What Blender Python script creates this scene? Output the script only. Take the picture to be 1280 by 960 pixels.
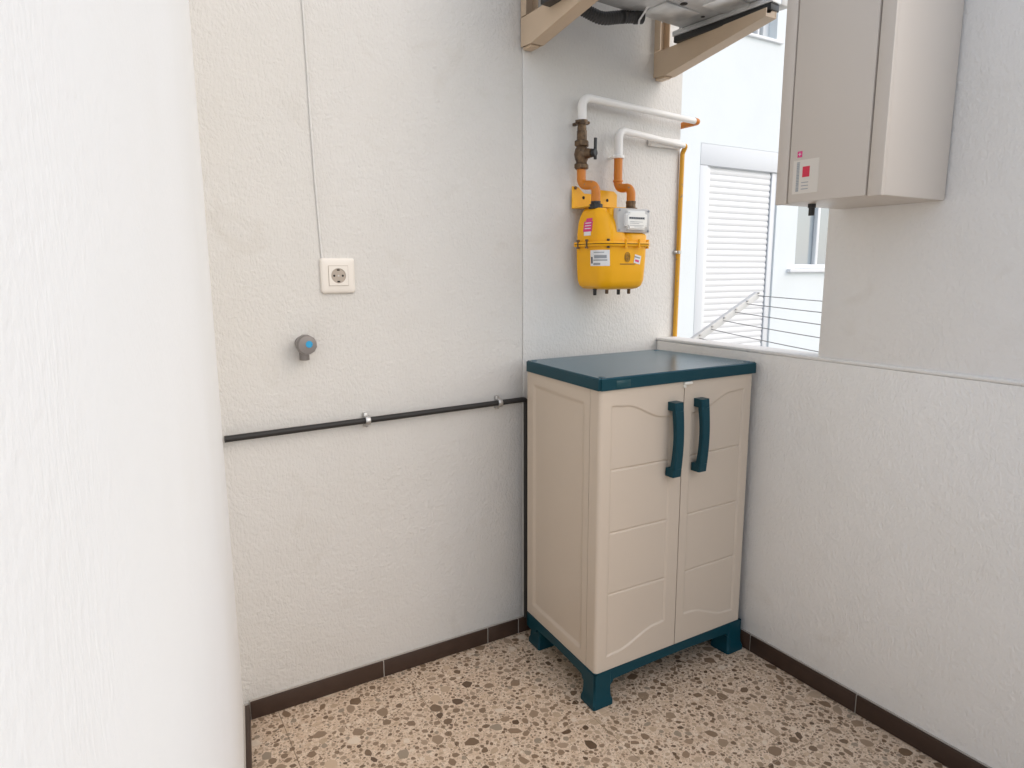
import bpy, bmesh, math, random
from mathutils import Vector, Matrix
R = math.radians
random.seed(7)
for o in list(bpy.data.objects): bpy.data.objects.remove(o)
S = bpy.context.scene
C = S.collection

# ------------------------------------------------------------------ camera
cam = bpy.data.cameras.new('camera'); cam_o = bpy.data.objects.new('camera', cam); C.objects.link(cam_o)
cam.sensor_fit = 'HORIZONTAL'; cam.sensor_width = 36.0
cam.lens = 36.0*840.98/1280.0
cam.clip_start = 0.02; cam.clip_end = 2000
cam_o.location = (-0.6999, -1.9591, 1.3214)
cam_o.rotation_euler = (1.4021, 0.0033, -0.5415)
S.camera = cam_o
S.render.resolution_x = 1024; S.render.resolution_y = 768

# ------------------------------------------------------------------ sky, sun, exposure
SUN_EL, SUN_AZ = 40, 146          # azimuth measured clockwise from +Y
w = bpy.data.worlds.new('World'); S.world = w; w.use_nodes = True
nt = w.node_tree; nt.nodes.clear()
sky = nt.nodes.new('ShaderNodeTexSky'); sky.sky_type = 'NISHITA'; sky.sun_disc = False
sky.sun_elevation = R(SUN_EL); sky.sun_rotation = R(SUN_AZ)
sky.air_density = 1.0; sky.dust_density = 2.0; sky.ozone_density = 0.6
bg = nt.nodes.new('ShaderNodeBackground'); bg.inputs['Strength'].default_value = 0.15
wo = nt.nodes.new('ShaderNodeOutputWorld')
nt.links.new(sky.outputs[0], bg.inputs[0]); nt.links.new(bg.outputs[0], wo.inputs[0])
sl = bpy.data.lights.new('sun', 'SUN'); sl.energy = 1.35; sl.angle = R(115); sl.color = (1.0, 0.985, 0.96)
so = bpy.data.objects.new('sun', sl); C.objects.link(so)
d = Vector((math.sin(R(SUN_AZ))*math.cos(R(SUN_EL)), math.cos(R(SUN_AZ))*math.cos(R(SUN_EL)), math.sin(R(SUN_EL))))
so.rotation_euler = d.to_track_quat('Z', 'Y').to_euler(); so.location = (3, -2, 6)
S.view_settings.view_transform = 'Standard'; S.view_settings.look = 'None'
S.view_settings.gamma = 1.0; S.view_settings.exposure = 0.29
S.render.engine = 'CYCLES'

# ------------------------------------------------------------------ helpers
def tag(o, label=None, cat=None, group=None, kind=None):
    if label: o['label'] = label
    if cat: o['category'] = cat
    if group: o['group'] = group
    if kind: o['kind'] = kind
    return o
def thing(name, label, cat, loc=(0,0,0), rz=0, group=None):
    o = bpy.data.objects.new(name, None); C.objects.link(o); o.empty_display_size = 0.05
    o.location = loc; o.rotation_euler = (0,0,rz)
    return tag(o, label, cat, group)
def obj(name, bm, mat, parent=None, smooth=True, angle=35):
    if isinstance(bm, bmesh.types.BMesh):
        bmesh.ops.recalc_face_normals(bm, faces=bm.faces)
        me = bpy.data.meshes.new(name); bm.to_mesh(me); bm.free()
    else: me = bm
    me.name = name
    if not me.materials:
        for m in (mat if isinstance(mat, (list, tuple)) else [mat]): me.materials.append(m)
    if smooth:
        me.shade_smooth() if hasattr(me, 'shade_smooth') else None
        if hasattr(me, 'set_sharp_from_angle'): me.set_sharp_from_angle(angle=R(angle))
    o = bpy.data.objects.new(name, me); C.objects.link(o)
    if parent is not None: o.parent = parent
    return o
def box(bm, x0, x1, y0, y1, z0, z1, bev=0, seg=2, M=None):
    r = bmesh.ops.create_cube(bm, size=1)
    vs = r['verts']
    for v in vs:
        v.co = Vector((x0+(v.co.x+.5)*(x1-x0), y0+(v.co.y+.5)*(y1-y0), z0+(v.co.z+.5)*(z1-z0)))
    if bev > 0:
        es = list({e for v in vs for e in v.link_edges})
        q = bmesh.ops.bevel(bm, geom=es, offset=bev, segments=seg, profile=.5, affect='EDGES')
        vs = list({v for f in q['faces'] for v in f.verts} | {v for v in vs if v.is_valid})
    if M is not None:
        for v in vs:
            if v.is_valid: v.co = M @ v.co
    return vs
def bx(*a, **k):
    bm = bmesh.new(); box(bm, *a, **k); return bm
def fillet(pts, r, n=6):
    pts = [Vector(p) for p in pts]; out = [pts[0]]
    for i in range(1, len(pts)-1):
        a, b, c = pts[i-1], pts[i], pts[i+1]
        u = (a-b).normalized(); v = (c-b).normalized()
        ang = u.angle(v)
        if ang > math.pi-1e-3: out.append(b); continue
        t = min(r/math.tan(ang/2), (a-b).length*.49, (c-b).length*.49)
        rr = t*math.tan(ang/2)
        cen = b+(u+v).normalized()*(rr/math.sin(ang/2))
        p0 = b+u*t; p1 = b+v*t
        e0 = p0-cen; e1 = p1-cen; th = e0.angle(e1); ax = e0.cross(e1).normalized()
        for k in range(n+1): out.append(cen+Matrix.Rotation(th*k/n, 3, ax)@e0)
    out.append(pts[-1]); return out
def tube(bm, pts, r, seg=14, caps=True):
    pts = [Vector(p) for p in pts]; rings = []; N = None
    for i, p in enumerate(pts):
        t = ((pts[min(i+1, len(pts)-1)]-p).normalized()+(p-pts[max(i-1, 0)]).normalized()).normalized()
        if N is None:
            N = t.orthogonal().normalized()
        else:
            N = (N-t*N.dot(t)).normalized()
        B = t.cross(N); rr = r[i] if isinstance(r, (list, tuple)) else r
        rings.append([bm.verts.new(p+(N*math.cos(2*math.pi*k/seg)+B*math.sin(2*math.pi*k/seg))*rr) for k in range(seg)])
    for a, b in zip(rings, rings[1:]):
        for k in range(seg): bm.faces.new((a[k], a[(k+1)%seg], b[(k+1)%seg], b[k]))
    if caps: bm.faces.new(rings[0][::-1]); bm.faces.new(rings[-1])
def taper(path, x0, x1, r0, r1):
    return [r0+(r1-r0)*max(0, min(1, (p.x-x0)/(x1-x0))) for p in path]
def tb(*a, **k):
    bm = bmesh.new(); tube(bm, *a, **k); return bm
def lathe(bm, prof, origin, axis, seg=24):
    """prof: (distance along axis, radius)"""
    o = Vector(origin); ax = Vector(axis).normalized(); N = ax.orthogonal().normalized(); B = ax.cross(N); rings = []
    for h, r in prof:
        rings.append([bm.verts.new(o+ax*h+(N*math.cos(2*math.pi*k/seg)+B*math.sin(2*math.pi*k/seg))*max(r, 1e-4)) for k in range(seg)])
    for a, b in zip(rings, rings[1:]):
        for k in range(seg): bm.faces.new((a[k], a[(k+1)%seg], b[(k+1)%seg], b[k]))
    bm.faces.new(rings[0][::-1]); bm.faces.new(rings[-1])
def lt(*a, **k):
    bm = bmesh.new(); lathe(bm, *a, **k); return bm
def prism(bm, poly, M, h):
    """poly in local xy, extruded along local z from 0 to h, placed by matrix M"""
    a = [bm.verts.new(M@Vector((x, y, 0))) for x, y in poly]; b = [bm.verts.new(M@Vector((x, y, h))) for x, y in poly]
    n = len(poly)
    bm.faces.new(a[::-1]); bm.faces.new(b)
    for k in range(n): bm.faces.new((a[k], a[(k+1)%n], b[(k+1)%n], b[k]))
def frame_m(origin, ex, ey):
    ex = Vector(ex).normalized(); ey = Vector(ey).normalized(); ez = ex.cross(ey)
    m = Matrix((ex, ey, ez)).transposed().to_4x4(); m.translation = Vector(origin); return m
def quad(bm, pts):
    return bm.faces.new([bm.verts.new(p) for p in pts])

# ------------------------------------------------------------------ materials
def mat(name, col, rough=.5, metal=0, spec=.5, bump=None, var=None, coat=0):
    """bump: (scale, strength, distance, detail); var: (scale, amount) tint variation"""
    m = bpy.data.materials.new(name); m.use_nodes = True; t = m.node_tree; b = t.nodes['Principled BSDF']
    b.inputs['Base Color'].default_value = (*col, 1); b.inputs['Roughness'].default_value = rough
    b.inputs['Metallic'].default_value = metal; b.inputs['Specular IOR Level'].default_value = spec
    b.inputs['Coat Weight'].default_value = coat
    if bump or var:
        tc = t.nodes.new('ShaderNodeTexCoord')
    if bump:
        n = t.nodes.new('ShaderNodeTexNoise'); n.inputs['Scale'].default_value = bump[0]; n.inputs['Detail'].default_value = bump[3]
        t.links.new(tc.outputs['Object'], n.inputs['Vector'])
        bp = t.nodes.new('ShaderNodeBump'); bp.inputs['Strength'].default_value = bump[1]; bp.inputs['Distance'].default_value = bump[2]
        t.links.new(n.outputs[0], bp.inputs['Height']); t.links.new(bp.outputs[0], b.inputs['Normal'])
    if var:
        n = t.nodes.new('ShaderNodeTexNoise'); n.inputs['Scale'].default_value = var[0]; n.inputs['Detail'].default_value = 5
        t.links.new(tc.outputs['Object'], n.inputs['Vector'])
        mx = t.nodes.new('ShaderNodeMix'); mx.data_type = 'RGBA'
        a = var[1]
        mx.inputs['A'].default_value = (*[c*(1-a) for c in col], 1); mx.inputs['B'].default_value = (*[min(1, c*(1+a)) for c in col], 1)
        t.links.new(n.outputs[0], mx.inputs['Factor']); t.links.new(mx.outputs['Result'], b.inputs['Base Color'])
    return m
def mottled(name, c1, c2, scale, lo, hi, rough=.5, metal=0, detail=6, bump=0):
    """two colours split by noise: scuffs, peeling, stains"""
    m = bpy.data.materials.new(name); m.use_nodes = True; t = m.node_tree; b = t.nodes['Principled BSDF']
    tc = t.nodes.new('ShaderNodeTexCoord'); n = t.nodes.new('ShaderNodeTexNoise'); n.inputs['Scale'].default_value = scale; n.inputs['Detail'].default_value = detail
    r = t.nodes.new('ShaderNodeValToRGB'); r.color_ramp.elements[0].position = lo; r.color_ramp.elements[1].position = hi
    r.color_ramp.elements[0].color = (*c1, 1); r.color_ramp.elements[1].color = (*c2, 1)
    t.links.new(tc.outputs['Object'], n.inputs['Vector']); t.links.new(n.outputs[0], r.inputs[0]); t.links.new(r.outputs[0], b.inputs['Base Color'])
    b.inputs['Roughness'].default_value = rough; b.inputs['Metallic'].default_value = metal
    if bump:
        bp = t.nodes.new('ShaderNodeBump'); bp.inputs['Strength'].default_value = .5; bp.inputs['Distance'].default_value = bump
        t.links.new(n.outputs[0], bp.inputs['Height']); t.links.new(bp.outputs[0], b.inputs['Normal'])
    return m
def plaster(name, col, amp=.0022, fine=True, scuff=.3):
    """hand-troweled paint: coarse lumps, brushed ridges and fine grain"""
    m = bpy.data.materials.new(name); m.use_nodes = True; t = m.node_tree; b = t.nodes['Principled BSDF']
    b.inputs['Roughness'].default_value = .75; b.inputs['Specular IOR Level'].default_value = .25
    tc = t.nodes.new('ShaderNodeTexCoord')
    def noise(sc, det, vec=None, dist=0):
        n = t.nodes.new('ShaderNodeTexNoise'); n.inputs['Scale'].default_value = sc; n.inputs['Detail'].default_value = det; n.inputs['Distortion'].default_value = dist
        t.links.new(vec or tc.outputs['Object'], n.inputs['Vector']); return n.outputs[0]
    def math_(op, a, bb):
        n = t.nodes.new('ShaderNodeMath'); n.operation = op
        for i, v in enumerate((a, bb)):
            if isinstance(v, (int, float)): n.inputs[i].default_value = v
            else: t.links.new(v, n.inputs[i])
        return n.outputs[0]
    warp = t.nodes.new('ShaderNodeTexNoise'); warp.inputs['Scale'].default_value = 3.5; t.links.new(tc.outputs['Object'], warp.inputs['Vector'])
    def streak(rx, ry, rz, sc):
        mp = t.nodes.new('ShaderNodeMapping'); mp.inputs['Rotation'].default_value = (0, R(ry), 0); mp.inputs['Scale'].default_value = sc
        va = t.nodes.new('ShaderNodeMix'); va.data_type = 'RGBA'; va.inputs['Factor'].default_value = .12
        t.links.new(tc.outputs['Object'], va.inputs['A']); t.links.new(warp.outputs['Color'], va.inputs['B'])
        t.links.new(va.outputs['Result'], mp.inputs['Vector'])
        return noise(1.0, 3, mp.outputs[0], .4)
    s1 = streak(0, 12, 0, (210, 210, 52)); s2 = streak(0, 75, 0, (180, 180, 62))
    msk = t.nodes.new('ShaderNodeValToRGB'); msk.color_ramp.elements[0].position = .44; msk.color_ramp.elements[1].position = .56
    t.links.new(noise(5.0, 2), msk.inputs[0])
    mixs = t.nodes.new('ShaderNodeMix'); t.links.new(msk.outputs[0], mixs.inputs[0]); t.links.new(s1, mixs.inputs[2]); t.links.new(s2, mixs.inputs[3])
    h = math_('ADD', math_('MULTIPLY', mixs.outputs[0], 1.0), math_('MULTIPLY', noise(95, 4, None, .4), 1.0))
    h = math_('ADD', h, math_('MULTIPLY', noise(12, 3), 1.1))
    if fine: h = math_('ADD', h, math_('MULTIPLY', noise(260, 3), .25))
    bp = t.nodes.new('ShaderNodeBump'); bp.inputs['Strength'].default_value = .8; bp.inputs['Distance'].default_value = amp
    t.links.new(h, bp.inputs['Height']); t.links.new(bp.outputs[0], b.inputs['Normal'])
    mx = t.nodes.new('ShaderNodeMix'); mx.data_type = 'RGBA'
    mx.inputs['A'].default_value = (col[0]*.95, col[1]*.94, col[2]*.91, 1); mx.inputs['B'].default_value = (*[min(1, c*1.03) for c in col], 1)
    t.links.new(noise(2.2, 5), mx.inputs['Factor'])
    sc = t.nodes.new('ShaderNodeValToRGB'); sc.color_ramp.elements[0].position = .60; sc.color_ramp.elements[1].position = .74
    t.links.new(noise(6.5, 7, None, 1.2), sc.inputs[0])
    k = t.nodes.new('ShaderNodeMath'); k.operation = 'MULTIPLY'; k.inputs[1].default_value = scuff; t.links.new(sc.outputs[0], k.inputs[0])
    m3 = t.nodes.new('ShaderNodeMix'); m3.data_type = 'RGBA'; m3.inputs['B'].default_value = (col[0]*.86, col[1]*.83, col[2]*.78, 1)
    t.links.new(k.outputs[0], m3.inputs['Factor']); t.links.new(mx.outputs['Result'], m3.inputs['A']); t.links.new(m3.outputs['Result'], b.inputs['Base Color'])
    return m

M_wall = plaster('warm_white_plaster', (.66, .642, .612), .0029)
M_wall2 = plaster('white_plaster_rough', (.70, .69, .668), .0029)
M_side = plaster('smooth_white_wall', (.86, .87, .87), .0006, False, .1)
M_para = plaster('parapet_plaster', (.90, .885, .855), .0026)
M_pier = plaster('pier_plaster', (.86, .855, .84), .0020)
M_out = plaster('outside_white_render', (.815, .86, .87), .0012, False, .0)
M_skirt = mat('brown_glazed_tile', (.050, .029, .020), .36, spec=.3, var=(30, .18))
M_grout = mat('pale_grout', (.42, .38, .33), .9)
M_bed = mat('mortar_bed', (.36, .26, .19), .9)
M_beige = mat('beige_plastic', (.58, .488, .39), .42, bump=(700, .12, .0004, 2))
M_teal = mat('teal_plastic', (.003, .043, .059), .36, spec=.22, bump=(600, .15, .0004, 2))
M_tealsky = mat('teal_plastic_skylit', (.006, .072, .108), .25, spec=1.0, bump=(500, .08, .0003, 2))  # sky reflection mixed into the colour, paler and bluer than the plain teal
M_latch = mat('pale_plastic', (.75, .72, .64), .4)
M_dark = mat('dark_gap', (.02, .018, .016), .8)
M_yellow = mat('yellow_enamel', (.93, .445, .005), .36, spec=.35, bump=(60, .15, .0015, 2), var=(14, .06))
M_yplate = mat('yellow_enamel_plate', (.88, .47, .008), .4, var=(20, .1))
M_orange = mottled('orange_pipe_paint', (.30, .19, .11), (.60, .195, .014), 55, .30, .36, .42, bump=.0006)
M_riser = mottled('ochre_pipe_paint', (.36, .22, .10), (.66, .33, .02), 60, .30, .36, .45)
M_white = mat('white_pipe_paint', (.86, .85, .82), .4, bump=(90, .25, .001, 3))
M_brass = mottled('old_brass', (.07, .045, .028), (.21, .135, .075), 70, .35, .7, .42, .6, bump=.0008)
M_black = mat('black_plastic', (.018, .018, .018), .45)
M_iron = mat('dark_grey_pipe_paint', (.026, .024, .022), .5, spec=.3, bump=(60, .2, .001, 3), var=(15, .15))
M_steel = mat('zinc_steel', (.52, .51, .49), .38, .85, var=(60, .15))
M_chrome = mat('dull_chrome', (.40, .38, .36), .3, .75)
M_galv = mottled('galvanised_sheet', (.42, .43, .43), (.74, .75, .75), 9, .35, .65, .38, .6, 8)
M_acwhite = mat('ac_casing', (.72, .72, .70), .4)
M_braket = mat('beige_bracket_paint', (.57, .44, .31), .45, var=(12, .06), bump=(70, .15, .001, 3))
M_socket = mat('ivory_plastic', (.74, .69, .62), .28)
M_sockin = mat('ivory_plastic_shaded', (.40, .34, .28), .4)  # same ivory with the shade of the recess put into its colour
M_tap = mat('grey_tap_metal', (.235, .215, .205), .36, .55)
M_blue = mat('blue_dot', (.02, .30, .55), .35)
M_counter = mat('grey_counter_plastic', (.55, .54, .52), .35)
M_window = mat('white_counter_face', (.80, .80, .78), .15, coat=.6)
M_print = mat('dark_print', (.06, .06, .07), .6)
M_print2 = mat('grey_print', (.32, .34, .36), .6)
M_paper = mat('white_paper', (.82, .82, .82), .5)
M_pink = mat('pink_paper', (.72, .05, .22), .5)
M_red = mat('red_print', (.62, .02, .06), .5)
M_boiler = mat('grey_beige_enamel', (.60, .545, .485), .38)
M_boiler2 = mat('boiler_label_film', (.68, .63, .56), .38)
M_slat = mat('white_slat', (.83, .83, .82), .42)
M_frame = mat('white_frame', (.82, .83, .83), .4)
M_lintel = mat('light_grey_frame', (.72, .74, .75), .5)
M_glass = mat('window_glass', (.35, .40, .43), .06, spec=.9)
M_curt = mat('mauve_curtain', (.55, .46, .46), .8)
M_rub = mat('grooved_rubber', (.045, .046, .047), .55)
M_arm = mat('grey_white_arm', (.66, .66, .64), .4)
M_wire = mat('grey_wire', (.26, .26, .27), .45)
M_ground = mat('courtyard_concrete', (.42, .41, .39), .85, var=(1.5, .15), bump=(20, .3, .01, 4))
M_mark = mat('embossed_mark', (.30, .17, .03), .5)
M_tealm = mat('teal_emboss', (.004, .050, .062), .3)

def terrazzo(name):
    m = bpy.data.materials.new(name); m.use_nodes = True; t = m.node_tree; b = t.nodes['Principled BSDF']
    tc = t.nodes.new('ShaderNodeTexCoord')
    base = (.62, .445, .315)
    prev = None
    n = t.nodes.new('ShaderNodeTexNoise'); n.inputs['Scale'].default_value = 35; n.inputs['Detail'].default_value = 8
    t.links.new(tc.outputs['Object'], n.inputs['Vector'])
    rp = t.nodes.new('ShaderNodeValToRGB'); rp.color_ramp.elements[0].position = .35; rp.color_ramp.elements[1].position = .68
    rp.color_ramp.elements[0].color = (.63, .47, .33, 1); rp.color_ramp.elements[1].color = (.78, .63, .48, 1)
    t.links.new(n.outputs[0], rp.inputs[0]); prev = rp.outputs[0]
    n2 = t.nodes.new('ShaderNodeTexNoise'); n2.inputs['Scale'].default_value = 130; n2.inputs['Detail'].default_value = 3; t.links.new(tc.outputs['Object'], n2.inputs['Vector'])
    r2 = t.nodes.new('ShaderNodeValToRGB'); r2.color_ramp.elements[0].position = .50; r2.color_ramp.elements[1].position = .60; t.links.new(n2.outputs[0], r2.inputs[0])
    m2 = t.nodes.new('ShaderNodeMix'); m2.data_type = 'RGBA'; m2.inputs['B'].default_value = (.50, .36, .25, 1)
    mul = t.nodes.new('ShaderNodeMath'); mul.operation = 'MULTIPLY'; mul.inputs[1].default_value = .5; t.links.new(r2.outputs[0], mul.inputs[0])
    t.links.new(mul.outputs[0], m2.inputs['Factor']); t.links.new(prev, m2.inputs['A']); prev = m2.outputs['Result']
    for sc, thr, c1, c2 in ((170, .27, (.30, .20, .13), (.72, .60, .47)), (420, .30, (.20, .13, .085), (.60, .46, .34))):
        v = t.nodes.new('ShaderNodeTexVoronoi'); v.inputs['Scale'].default_value = sc; t.links.new(tc.outputs['Object'], v.inputs['Vector'])
        r = t.nodes.new('ShaderNodeValToRGB'); r.color_ramp.interpolation = 'CONSTANT'
        r.color_ramp.elements[0].color = (1, 1, 1, 1); r.color_ramp.elements[1].position = thr; r.color_ramp.elements[1].color = (0, 0, 0, 1)
        t.links.new(v.outputs['Distance'], r.inputs[0])
        cr = t.nodes.new('ShaderNodeValToRGB'); cr.color_ramp.elements[0].color = (*c1, 1); cr.color_ramp.elements[1].color = (*c2, 1)
        t.links.new(v.outputs['Color'], cr.inputs[0])
        mx = t.nodes.new('ShaderNodeMix'); mx.data_type = 'RGBA'
        t.links.new(r.outputs[0], mx.inputs['Factor']); t.links.new(prev, mx.inputs['A']); t.links.new(cr.outputs[0], mx.inputs['B']); prev = mx.outputs['Result']
    t.links.new(prev, b.inputs['Base Color']); b.inputs['Roughness'].default_value = .38
    return m
M_terr = terrazzo('terrazzo_matrix')
CHIPC = [(.115, .070, .040), (.175, .112, .066), (.225, .150, .092), (.265, .182, .115), (.305, .215, .140), (.36, .262, .178), (.31, .245, .175), (.46, .34, .23), (.54, .40, .275), (.68, .56, .43)]
M_chips = [mat('stone_chip_%s' % 'abcdefghij'[i], c, .34, var=(120, .16)) for i, c in enumerate(CHIPC)]

# ------------------------------------------------------------------ the place: floor, ground, walls
XW0, XW1 = -0.438, 1.225            # rear wall from the left corner to its free end
XP = 1.135                          # inner face of the parapet
HS = 0.0575                         # skirting height
ground = tag(obj('ground', bx(-400, 400, -400, 400, -3.3, -3.2), M_ground), kind='structure')
ground['label'] = 'pale concrete courtyard ground far below the balcony'
floor = tag(obj('floor', bx(-3.2, XW1, -5.2, .28, -.20, -.012), M_bed), kind='structure')
floor['label'] = 'balcony floor of brown and beige terrazzo tiles'
TX, TY, TS, TG = 0.04, -.13, .40, .0007
tile_rects = []
i0 = 0
for ix in range(-8, 3):
    for iy in range(-12, 1):
        x0 = TX+ix*TS+TG; x1 = TX+(ix+1)*TS-TG; y0 = TY+(iy-0)*TS+TG; y1 = TY+(iy+1)*TS-TG
        x1 = min(x1, XP); y1 = min(y1, 0.0)
        if x1-x0 < .02 or y1-y0 < .02: continue
        obj('floor_tile', bx(x0, x1, y0, y1, -.011, 0), M_terr, floor, smooth=False)
        tile_rects.append((x0, x1, y0, y1))
# stone chips set in the tiles, largest first, never overlapping
rnd = random.Random(3)
cell = .05; grid = {}
def clash(x, y, r, gap):
    ix, iy = int(math.floor(x/cell)), int(math.floor(y/cell))
    for a in (-1, 0, 1):
        for b in (-1, 0, 1):
            for (X, Y, RR) in grid.get((ix+a, iy+b), ()):
                if (X-x)**2+(Y-y)**2 < (r+RR+gap)**2: return True
    return False
def chip_poly(n, el):
    a0 = rnd.random()*6.28; pts = []
    for k in range(n):
        a = a0+(k+rnd.uniform(-.28, .28))*2*math.pi/n; r = rnd.uniform(.74, 1.10)
        pts.append((math.cos(a)*r, math.sin(a)*r*el))
    # convex hull
    pts.sort(); hull = []
    for seq in (pts, pts[::-1]):
        h = []
        for p in seq:
            while len(h) > 1 and (h[-1][0]-h[-2][0])*(p[1]-h[-2][1])-(h[-1][1]-h[-2][1])*(p[0]-h[-2][0]) <= 0: h.pop()
            h.append(p)
        hull += h[:-1]
    return hull
def clip(poly, rc):
    for ax, lim, sg in ((0, rc[0], 1), (0, rc[1], -1), (1, rc[2], 1), (1, rc[3], -1)):
        out = []
        for k in range(len(poly)):
            p, q = poly[k], poly[(k+1) % len(poly)]
            ip = (p[ax]-lim)*sg >= 0; iq = (q[ax]-lim)*sg >= 0
            if ip: out.append(p)
            if ip != iq:
                t = (lim-p[ax])/(q[ax]-p[ax]); out.append((p[0]+t*(q[0]-p[0]), p[1]+t*(q[1]-p[1])))
        poly = out
        if len(poly) < 3: return []
    return poly
AX0, AX1, AY0, AY1 = -.62, XP, -1.62, 0.0
chips = []
for (num, r0, r1, gap, pk) in ((520, .0130, .0235, -.0022, 0), (3000, .0070, .0130, -.0012, 1), (8600, .0036, .0072, -.0010, 2), (11000, .0014, .0034, -.0003, 3)):
    for _ in range(num):
        for tr in range(14):
            x = rnd.uniform(AX0, AX1); y = rnd.uniform(AY0, AY1); r = r0+(r1-r0)*rnd.random()**1.6
            if not clash(x, y, r*.88, gap):
                grid.setdefault((int(math.floor(x/cell)), int(math.floor(y/cell))), []).append((x, y, r*.88))
                chips.append((x, y, r, pk)); break
outl = [[chip_poly(rnd.choice((6, 7, 8, 9, 10)), rnd.choice((.64, .76, .86, .97))) for _ in range(14)] for _ in range(4)]
def pick(pk):
    if pk <= 1: wts = (3, 7, 10, 9, 7, 7, 5, 6, 4, 2)
    elif pk == 2: wts = (2, 5, 9, 10, 10, 9, 4, 11, 9, 4)
    else: wts = (3, 5, 7, 9, 9, 8, 4, 9, 9, 9)
    return rnd.choices(range(10), wts)[0]
shared = {}
stuff_bm = bmesh.new(); nind = 0
order = sorted(range(len(chips)), key=lambda i: -chips[i][2]/math.hypot(chips[i][0]+.7, chips[i][1]+1.96, 1.32))
for i in order:
    x, y, r, pk = chips[i]; a = rnd.random()*6.283; ca, sa = math.cos(a), math.sin(a)
    oi = rnd.randrange(14); poly = outl[pk][oi]; mi = pick(pk)
    pts = [(x+r*(ca*px-sa*py), y+r*(sa*px+ca*py)) for px, py in poly]
    for rc in tile_rects:
        if rc[1] < x-r or rc[0] > x+r or rc[3] < y-r or rc[2] > y+r: continue
        cp = clip(pts, rc)
        if len(cp) < 3: continue
        if nind < 290 and len(cp) == len(pts) and all(abs(p[0]-q[0])+abs(p[1]-q[1]) < 1e-9 for p, q in zip(sorted(cp), sorted(pts))):
            key = (pk, oi, mi)
            if key not in shared:
                b_ = bmesh.new(); prism(b_, poly, Matrix.Identity(4), 1.0)
                o = obj('stone_chip', b_, M_chips[mi], floor, smooth=False); shared[key] = o.data
            else:
                o = bpy.data.objects.new('stone_chip', shared[key]); C.objects.link(o); o.parent = floor
            o.location = (x, y, -.0006); o.rotation_euler = (0, 0, a); o.scale = (r, r, .0009); nind += 1
        else:
            z = .0002+.00012*rnd.random()
            top = [stuff_bm.verts.new((px, py, z)) for px, py in cp]
            f = stuff_bm.faces.new(top); f.material_index = mi
o = obj('terrazzo_chips', stuff_bm, M_chips, floor, smooth=False); tag(o, kind='stuff')

# rear wall, with its plaster skin in two fields and a tiled skirting
rear = thing('plaster_wall', 'long rough white rear wall carrying the gas meter and the socket', 'wall', (0, 0, 0))
SEAM = .520
obj('wall_core', bx(-.60, XW1, .012, .25, -.02, 3.2), M_wall, rear)
obj('plaster_coat', bx(-.60, SEAM, .0015, .014, 0, 3.2, bev=.0008), M_wall, rear)
obj('plaster_coat', bx(SEAM+.001, XW1-.0005, -.0025, .014, 0, 3.2, bev=.003), M_wall2, rear)['label'] = 'rougher plaster to the right of the vertical seam'
def skirting(parent, P, dvec, lens, h=HS, th=.011, nrm=None, start=0, gap=.003):
    dvec = Vector(dvec).normalized(); nrm = Vector(nrm).normalized(); s = start
    ang = math.atan2(dvec.y, dvec.x)
    for k, L in enumerate(lens):
        b_ = bmesh.new()
        m = frame_m(Vector(P)+dvec*(s+gap/2), dvec, (0, 0, 1))
        zs = 1 if (dvec.cross(Vector((0, 0, 1)))).dot(nrm) > 0 else -1
        box(b_, 0, L-gap, 0.0015, h, 0 if zs > 0 else -th, th if zs > 0 else 0, bev=.0018, M=m)
        obj('skirting_tile', b_, M_skirt, parent); s += L
    b_ = bmesh.new(); m = frame_m(Vector(P)+dvec*start, dvec, (0, 0, 1)); zs = 1 if (dvec.cross(Vector((0, 0, 1)))).dot(nrm) > 0 else -1
    t2 = th-.0025
    box(b_, 0.0005, s-start-.0005, 0.0005, h-.0012, 0 if zs > 0 else -t2, t2 if zs > 0 else 0, M=m)
    box(b_, 0.0007, s-start-.0007, h-.003, h+.0028, 0 if zs > 0 else -.005, .005 if zs > 0 else 0, M=m); obj('grout', b_, M_grout, parent)
skirting(rear, (XW0-.0005, 0.0012, 0), (1, 0, 0), (.4165, .390, .128, .39, .24), nrm=(0, -1, 0))

# left side wall, slightly splayed
LD = Vector((-.158, -.9874, 0)).normalized(); LN = Vector((.9874, -.158, 0)).normalized()
left = thing('side_wall', 'smooth bright white side wall along the left edge of the picture', 'wall', (0, 0, 0))
b_ = bmesh.new(); m = frame_m((XW0-.017, 0.0005, 0), LD, (0, 0, 1))   # ez = LD x Z
ez = LD.cross(Vector((0, 0, 1))); zs = 1 if ez.dot(LN) > 0 else -1
box(b_, -.03, 1.83, 0, 3.2, -zs*.14, 0, bev=0, M=m); obj('wall_core', b_, M_side, left)
skirting(left, (XW0-.0175, 0.0, 0), LD, (.40, .40, .40, .40), nrm=LN, start=.0115, th=.018)

# parapet on the right and the pier that carries the water heater
ZP = 1.058
par = thing('parapet_wall', 'low plastered parapet to the right of the cabinet with a white top', 'wall', (XP, -1, 0))
def in_par(bm, name, m_): 
    for v in bm.verts: v.co -= Vector((XP, -1, 0))
    return obj(name, bm, m_, par)
in_par(bx(XP, XW1-.001, -5.0, -.0035, -.02, ZP-.012, bev=.004), 'wall_core', M_para)
in_par(bx(XP-.001, XW1+.0005, -5.0, -.0042, ZP-.012, ZP, bev=.005), 'coping', M_pier)
for nm in (0,):
    s_ = thing('tmp', 'x', 'x'); skirting(s_, (XP-.0003, -.0145, 0), (0, -1, 0), (.515, .39, .39, .39, .39), nrm=(-1, 0, 0), h=.0605)
    for ch in list(s_.children):
        ch.parent = par; ch.location = (-XP, 1, 0)
    bpy.data.objects.remove(s_)
pier = thing('wall_pier', 'white plastered pier standing on the parapet behind the water heater', 'wall', (XP, -1.0, ZP))
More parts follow.
